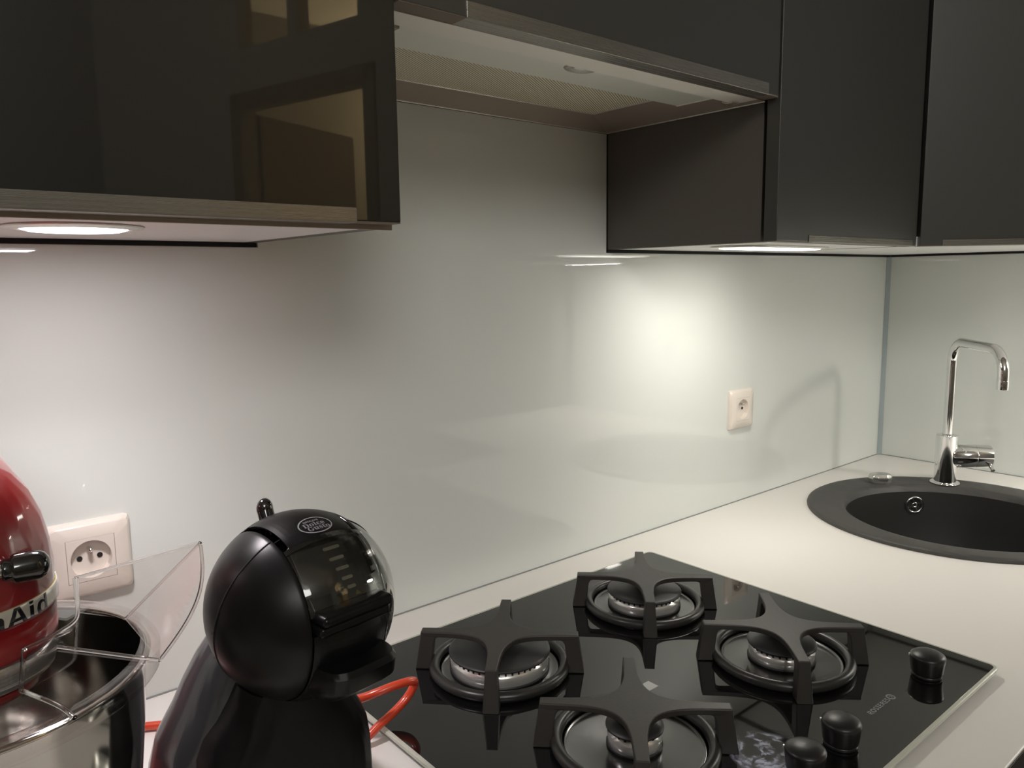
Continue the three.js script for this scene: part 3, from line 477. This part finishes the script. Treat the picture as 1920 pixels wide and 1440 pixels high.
{
  const t = thing('pouring_shield', 'clear plastic pouring shield with chute resting on the steel bowl', 'splash guard', MX, W, MZ);
  part('shield_ring', lathe([[.1060, .2035], [.1150, .2030], [.1172, .2005], [.1178, .1930], [.1192, .1930], [.1190, .2015], [.1165, .2050], [.1060, .2055], [.1060, .2035]], 128), M.acrylic, t);
  // inner collar: an open wall round the beater
  const arc = (r, a0, a1, y0, y1, lean = 0) => sheet((u, v) => { const a = a0 + (a1 - a0) * u; return V((r + lean * v) * Math.cos(a), y0 + (y1 - y0) * v, (r + lean * v) * Math.sin(a)); }, 32, 3, .002);
  const deg = Math.PI / 180;
  const K = [[.0290, .0576, .2330], [.0450, .0480, .2330], [.0620, .0330, .2330], [.0680, .0120, .2350], [.0730, -.0150, .2360], [.0786, -.0421, .2360]].map(k => V(k[0], k[2], k[1]));
  const top = new THREE.CatmullRomCurve3(K), foot = new THREE.CatmullRomCurve3(K.map(k => V(k.x * .95, .2050, k.z * .95)));
  part('inner_collar', sheet((u, v) => foot.getPoint(u).lerp(top.getPoint(u), v), 36, 3, .002), M.acrylic, t);
  // flat cover from the collar out to the rim at the rear right
  part('cover_plate', sheet((u, v) => { const a = (-34 - 62 * u) * deg, r = .084 + .023 * v; return V(r * Math.cos(a), .2045, r * Math.sin(a)); }, 24, 4, .002), M.acrylic, t);
  // chute: rear wall A-B-D and floor D-B-C, corners measured in the room
  const o = V(MX, 0, MZ), A = V(-1.862, .233, .232).sub(o), Bq = V(-1.7875, .2610, .2985).sub(o), C = V(-1.8385, .2080, .3610).sub(o), D = V(-1.8379, .2070, .2730).sub(o), E = V(-1.8864, .2075, .2914).sub(o);
  const tri = (p, q, r, bulge, away) => sheet((u, v) => { const a = p.clone().lerp(q, u), b = p.clone().lerp(r, u); const k = a.lerp(b, v); return k.addScaledVector(away, bulge * Math.sin(Math.PI * v) * u * u); }, 16, 16, .0022);
  const outw = V(.8, -.1, .35).normalize();
  part('chute_wall', sheet((u, v) => A.clone().lerp(Bq, u).lerp(V(-1.862, .206, .233).sub(o).lerp(D, u), v), 12, 8, .0022), M.acrylic, t);
  part('chute_floor', [tri(D, Bq, C, .011, outw)], M.acrylic, t);
  part('chute_front', sheet((u, v) => C.clone().lerp(E, u).lerp(V(-1.8420, .2055, .3560).sub(o).lerp(V(-1.8864, .2045, .2914).sub(o), u), v), 10, 3, .002), M.acrylic, t);
  const bead = (pts, r = .0013) => tube(pts, r, 40, 8);
  const lip = []; for (let i = 0; i <= 12; i++) { const v = i / 12; lip.push(Bq.clone().lerp(C, v).addScaledVector(outw, .011 * Math.sin(Math.PI * v))); }
  const rimArc = (r, y, a0, a1) => { const p = []; for (let i = 0; i <= 24; i++) { const a = (a0 + (a1 - a0) * i / 24) * deg; p.push(V(r * Math.cos(a), y, r * Math.sin(a))); } return p; };
  part('moulded_edge', [bead([A, A.clone().lerp(Bq, .5), Bq]), bead(lip), bead([C, C.clone().lerp(E, .5), E]), bead([A, V(-1.862, .206, .233).sub(o)]), bead([D, D.clone().lerp(Bq, .5), Bq], .001), bead(K), bead([V(.0290, .233, .0576), V(.0257, .206, .0551)], .0016), bead([V(.0257, .206, .0551), V(.030, .2055, .064), V(.040, .2055, .090), V(.0444, .2055, .1107)], .0015)], mat({ rgb: [.97, .97, .97], roughness: .02, transmission: 1, thickness: .002, ior: 1.49 }), t, 'rounded clear edges');
}

// ---------------------------------------------------------------- capsule coffee machine
{
  const t = thing('coffee_machine', 'black capsule coffee machine with round head left of the hob', 'coffee machine', -1.729, W, .344, .13);
  const R = .0712, cy = .2116, a = .0325, cap = [];
  // side caps: spherical shells turned about x
  const phi = Math.acos(a / R), prof = []; for (let i = 0; i <= 24; i++) { const p = phi * i / 24; prof.push([R * Math.sin(p), R * Math.cos(p)]); } prof.push([R * Math.sin(phi) - .0012, a - .0012], [R * Math.sin(phi) - .008, a - .0014]);
  for (const s of [-1, 1]) { const g = lathe(prof, 96).rotateZ(-Math.PI / 2); if (s < 0) g.rotateY(Math.PI); const c = part('side_cap', g.translate(0, cy, 0), s < 0 ? M.blackPlastic : M.blackGloss, t);
    const q = []; for (let i = 0; i <= 28; i++) { const u = (62 - 124 * i / 28) * Math.PI / 180, rr = R + .0001; q.push(V(s * rr * Math.cos(u), cy + rr * Math.sin(u) * .963, rr * Math.sin(u) * .27)); } part('shell_seam', tube(q, .00055, 48, 6), M.darkVoid, c); }
  part('head_core', new THREE.SphereGeometry(R * .77, 64, 48).translate(0, cy, 0), M.blackGloss, t);
  // patch of a sphere by elevation (from front, over the top) and half width
  const patch = (r, e0, e1, hw, n = 28) => sheet((u, v) => { const e = e0 + (e1 - e0) * u, x = -hw + 2 * hw * v, q = Math.sqrt(r * r - x * x); return V(x, cy + q * Math.sin(e), q * Math.cos(e)); }, n, 16, .0016);
  const deg = Math.PI / 180;
  const top = part('top_cover', patch(R - .0009, 61 * deg, 112 * deg, .0270), M.blackPlastic, t);
  part('rear_cover', patch(R - .0009, 114 * deg, 235 * deg, .0300), M.blackPlastic, t);
  // printed oval badge on the top cover
  const badge = canvasMap(256, 192, (g, w, h) => { g.clearRect(0, 0, w, h); g.strokeStyle = '#8d8d8f'; g.lineWidth = 9; g.beginPath(); g.ellipse(128, 96, 116, 84, 0, 0, 7); g.stroke(); g.fillStyle = '#86868a'; g.textAlign = 'center'; g.font = 'bold 27px sans-serif'; g.fillText('NESCAF\u00c9', 118, 62); g.font = 'bold 56px serif'; g.fillText('Dolce', 120, 110); g.fillText('Gusto', 134, 152); });
  { const pos = [], uv = [], idx = [], n = 12, r = R + .0002, e0 = 62 * deg, w = .0145; for (let i = 0; i <= n; i++) for (let j = 0; j <= n; j++) { const x = -w + 2 * w * j / n, e = e0 + (i / n) * .30, q = Math.sqrt(r * r - x * x); pos.push(x, cy + q * Math.sin(e), q * Math.cos(e)); uv.push(j / n, i / n); } for (let i = 0; i < n; i++) for (let j = 0; j < n; j++) { const k = i * (n + 1) + j; idx.push(k, k + 1, k + n + 1, k + 1, k + n + 2, k + n + 1); } const g = new THREE.BufferGeometry(); g.setAttribute('position', new THREE.Float32BufferAttribute(pos, 3)); g.setAttribute('uv', new THREE.Float32BufferAttribute(uv, 2)); g.setIndex(idx); g.computeVertexNormals(); part('badge', g, mat({ map: badge, transparent: true, roughness: .4, color: 0xffffff }), top, 'grey oval brand badge'); }
  // display panel behind the clear front
  const bars = canvasMap(256, 256, (g, w, h) => { g.fillStyle = '#050505'; g.fillRect(0, 0, w, h); g.fillStyle = '#6a675c'; const rr = (x, y, l, k) => { g.beginPath(); g.arc(x, y, k, Math.PI / 2, Math.PI * 1.5); g.arc(x + l, y, k, -Math.PI / 2, Math.PI / 2); g.fill(); }; [[122, 44, 54], [130, 90, 46], [138, 134, 40], [145, 176, 32], [152, 214, 22]].forEach(([x, y, l]) => rr(x, y, l, 7)); g.strokeStyle = '#5b584c'; g.lineWidth = 4; g.strokeRect(114, 206, 16, 20); g.fillStyle = '#4a4718'; g.beginPath(); g.moveTo(176, 232); g.lineTo(188, 252); g.lineTo(164, 252); g.fill(); });
  { const g = new RoundedBoxGeometry(.0560, .0500, .004, 3, .0015); const p = part('display_panel', g, M.blackGloss, t); p.position.set(-.001, cy + .0375, .0455); p.rotation.x = -38 * deg; 
    part('display_print', new THREE.PlaneGeometry(.054, .048).translate(0, 0, .00212), mat({ map: bars, color: 0xffffff, roughness: .12, clearcoat: 1 }), p, 'printed row of grey volume bars'); }
  part('window', patch(R + .0004, 14 * deg, 57 * deg, .0320), M.smoke, t, 'clear curved front window');
  part('window_frame', [patch(R + .0002, 57 * deg, 60.5 * deg, .0320, 6)], M.blackGloss, t);
  part('grip_bar', [rbox(-.030, .030, cy + .0105, cy + .0185, .048, .0765, .0035, 3), rbox(-.030, .030, cy + .0020, cy + .0100, .046, .0720, .003, 2)], M.blackPlastic, t, 'capsule locking grip');
  part('front_cover', patch(R - .0006, -70 * deg, 2 * deg, .0310), M.blackPlastic, t);
  part('capsule_tray', loft([[-.050, .024, .016, .030], [-.047, .028, .018, .036], [-.038, .0305, .022, .0440], [-.026, .0305, .026, .0430], [-.022, .029, .026, .040]].map(([y, hw, zc, hd]) => { const r = []; for (let j = 0; j < 40; j++) { const p = -j / 40 * Math.PI * 2, c = Math.cos(p), n = Math.sin(p); r.push([hw * Math.sign(c) * Math.abs(c) ** .45, cy + y, zc + .018 + hd * Math.sign(n) * Math.abs(n) ** .45]); } return r; })), M.blackPlastic, t);
  part('lever', [tube([V(0, cy + .045, -.040), V(0, cy + .056, -.044), V(0, cy + .0650, -.0475)], .0066, 16, 16), new THREE.SphereGeometry(.0067, 20, 14).scale(1, 1.3, 1).translate(0, cy + .0650, -.0475)], M.blackGloss, t, 'short rounded lever');
  const sec = (y, zc, hw, hd, e = .5) => { const r = []; for (let j = 0; j < 56; j++) { const p = -j / 56 * Math.PI * 2, c = Math.cos(p), n = Math.sin(p); r.push([hw * Math.sign(c) * Math.abs(c) ** e, y, zc + hd * Math.sign(n) * Math.abs(n) ** e]); } return r; };
  part('body', loft([sec(.012, -.030, .070, .050, .4), sec(.05, -.030, .068, .048, .4), sec(.080, -.028, .0665, .046, .4), sec(.098, -.026, .0640, .044, .42), sec(.112, -.023, .0585, .041, .45), sec(.126, -.018, .0500, .036, .5), sec(.142, -.013, .0430, .031, .55), sec(.155, -.010, .038, .028, .6)]).translate(-.009, 0, 0), M.blackPlastic, t);
  part('water_tank', loft([sec(.012, -.080, .0830, .060, .75), sec(.04, -.080, .0830, .0600, .75), sec(.07, -.078, .0805, .059, .75), sec(.095, -.074, .0750, .056, .75), sec(.12, -.068, .0630, .051, .75), sec(.142, -.062, .0560, .046, .75), sec(.162, -.056, .0480, .041, .75), sec(.180, -.050, .0390, .035, .75), sec(.192, -.046, .0300, .028, .75)]).translate(-.007, 0, 0), M.tank, t, 'smoky grey water tank at the back');
  part('base', loft([sec(.0005, -.024, .070, .110), sec(.004, -.024, .072, .112), sec(.010, -.024, .072, .112), sec(.0125, -.024, .070, .110)]), M.blackPlastic, t);
  part('drip_grid', loft([sec(.0122, .052, .046, .034), sec(.016, .052, .046, .034), sec(.017, .052, .044, .032)]), M.steel, t);
}
// red cable looping out from behind the coffee machine
solo('power_cable', tube([V(-1.86, W + .0052, .035), V(-1.782, W + .0052, .0733), V(-1.715, W + .0052, .12), V(-1.672, W + .016, .178), V(-1.645, W + .036, .215), V(-1.622, W + .050, .2435), V(-1.598, W + .0565, .2545), V(-1.578, W + .0545, .2545), V(-1.5695, W + .047, .249), V(-1.576, W + .034, .246), V(-1.592, W + .0240, .2462), V(-1.610, W + .0176, .2474), V(-1.629, W + .0085, .2468), V(-1.648, W + .0052, .238), V(-1.672, W + .0052, .215), V(-1.70, W + .0052, .19)], .0043, 240, 14), M.cable, 'glossy red power cable looping out beside the coffee machine', 'cable');

scene.traverse(o => { if (o.isMesh) o.castShadow = o.receiveShadow = true; });
renderer.render(scene, camera);
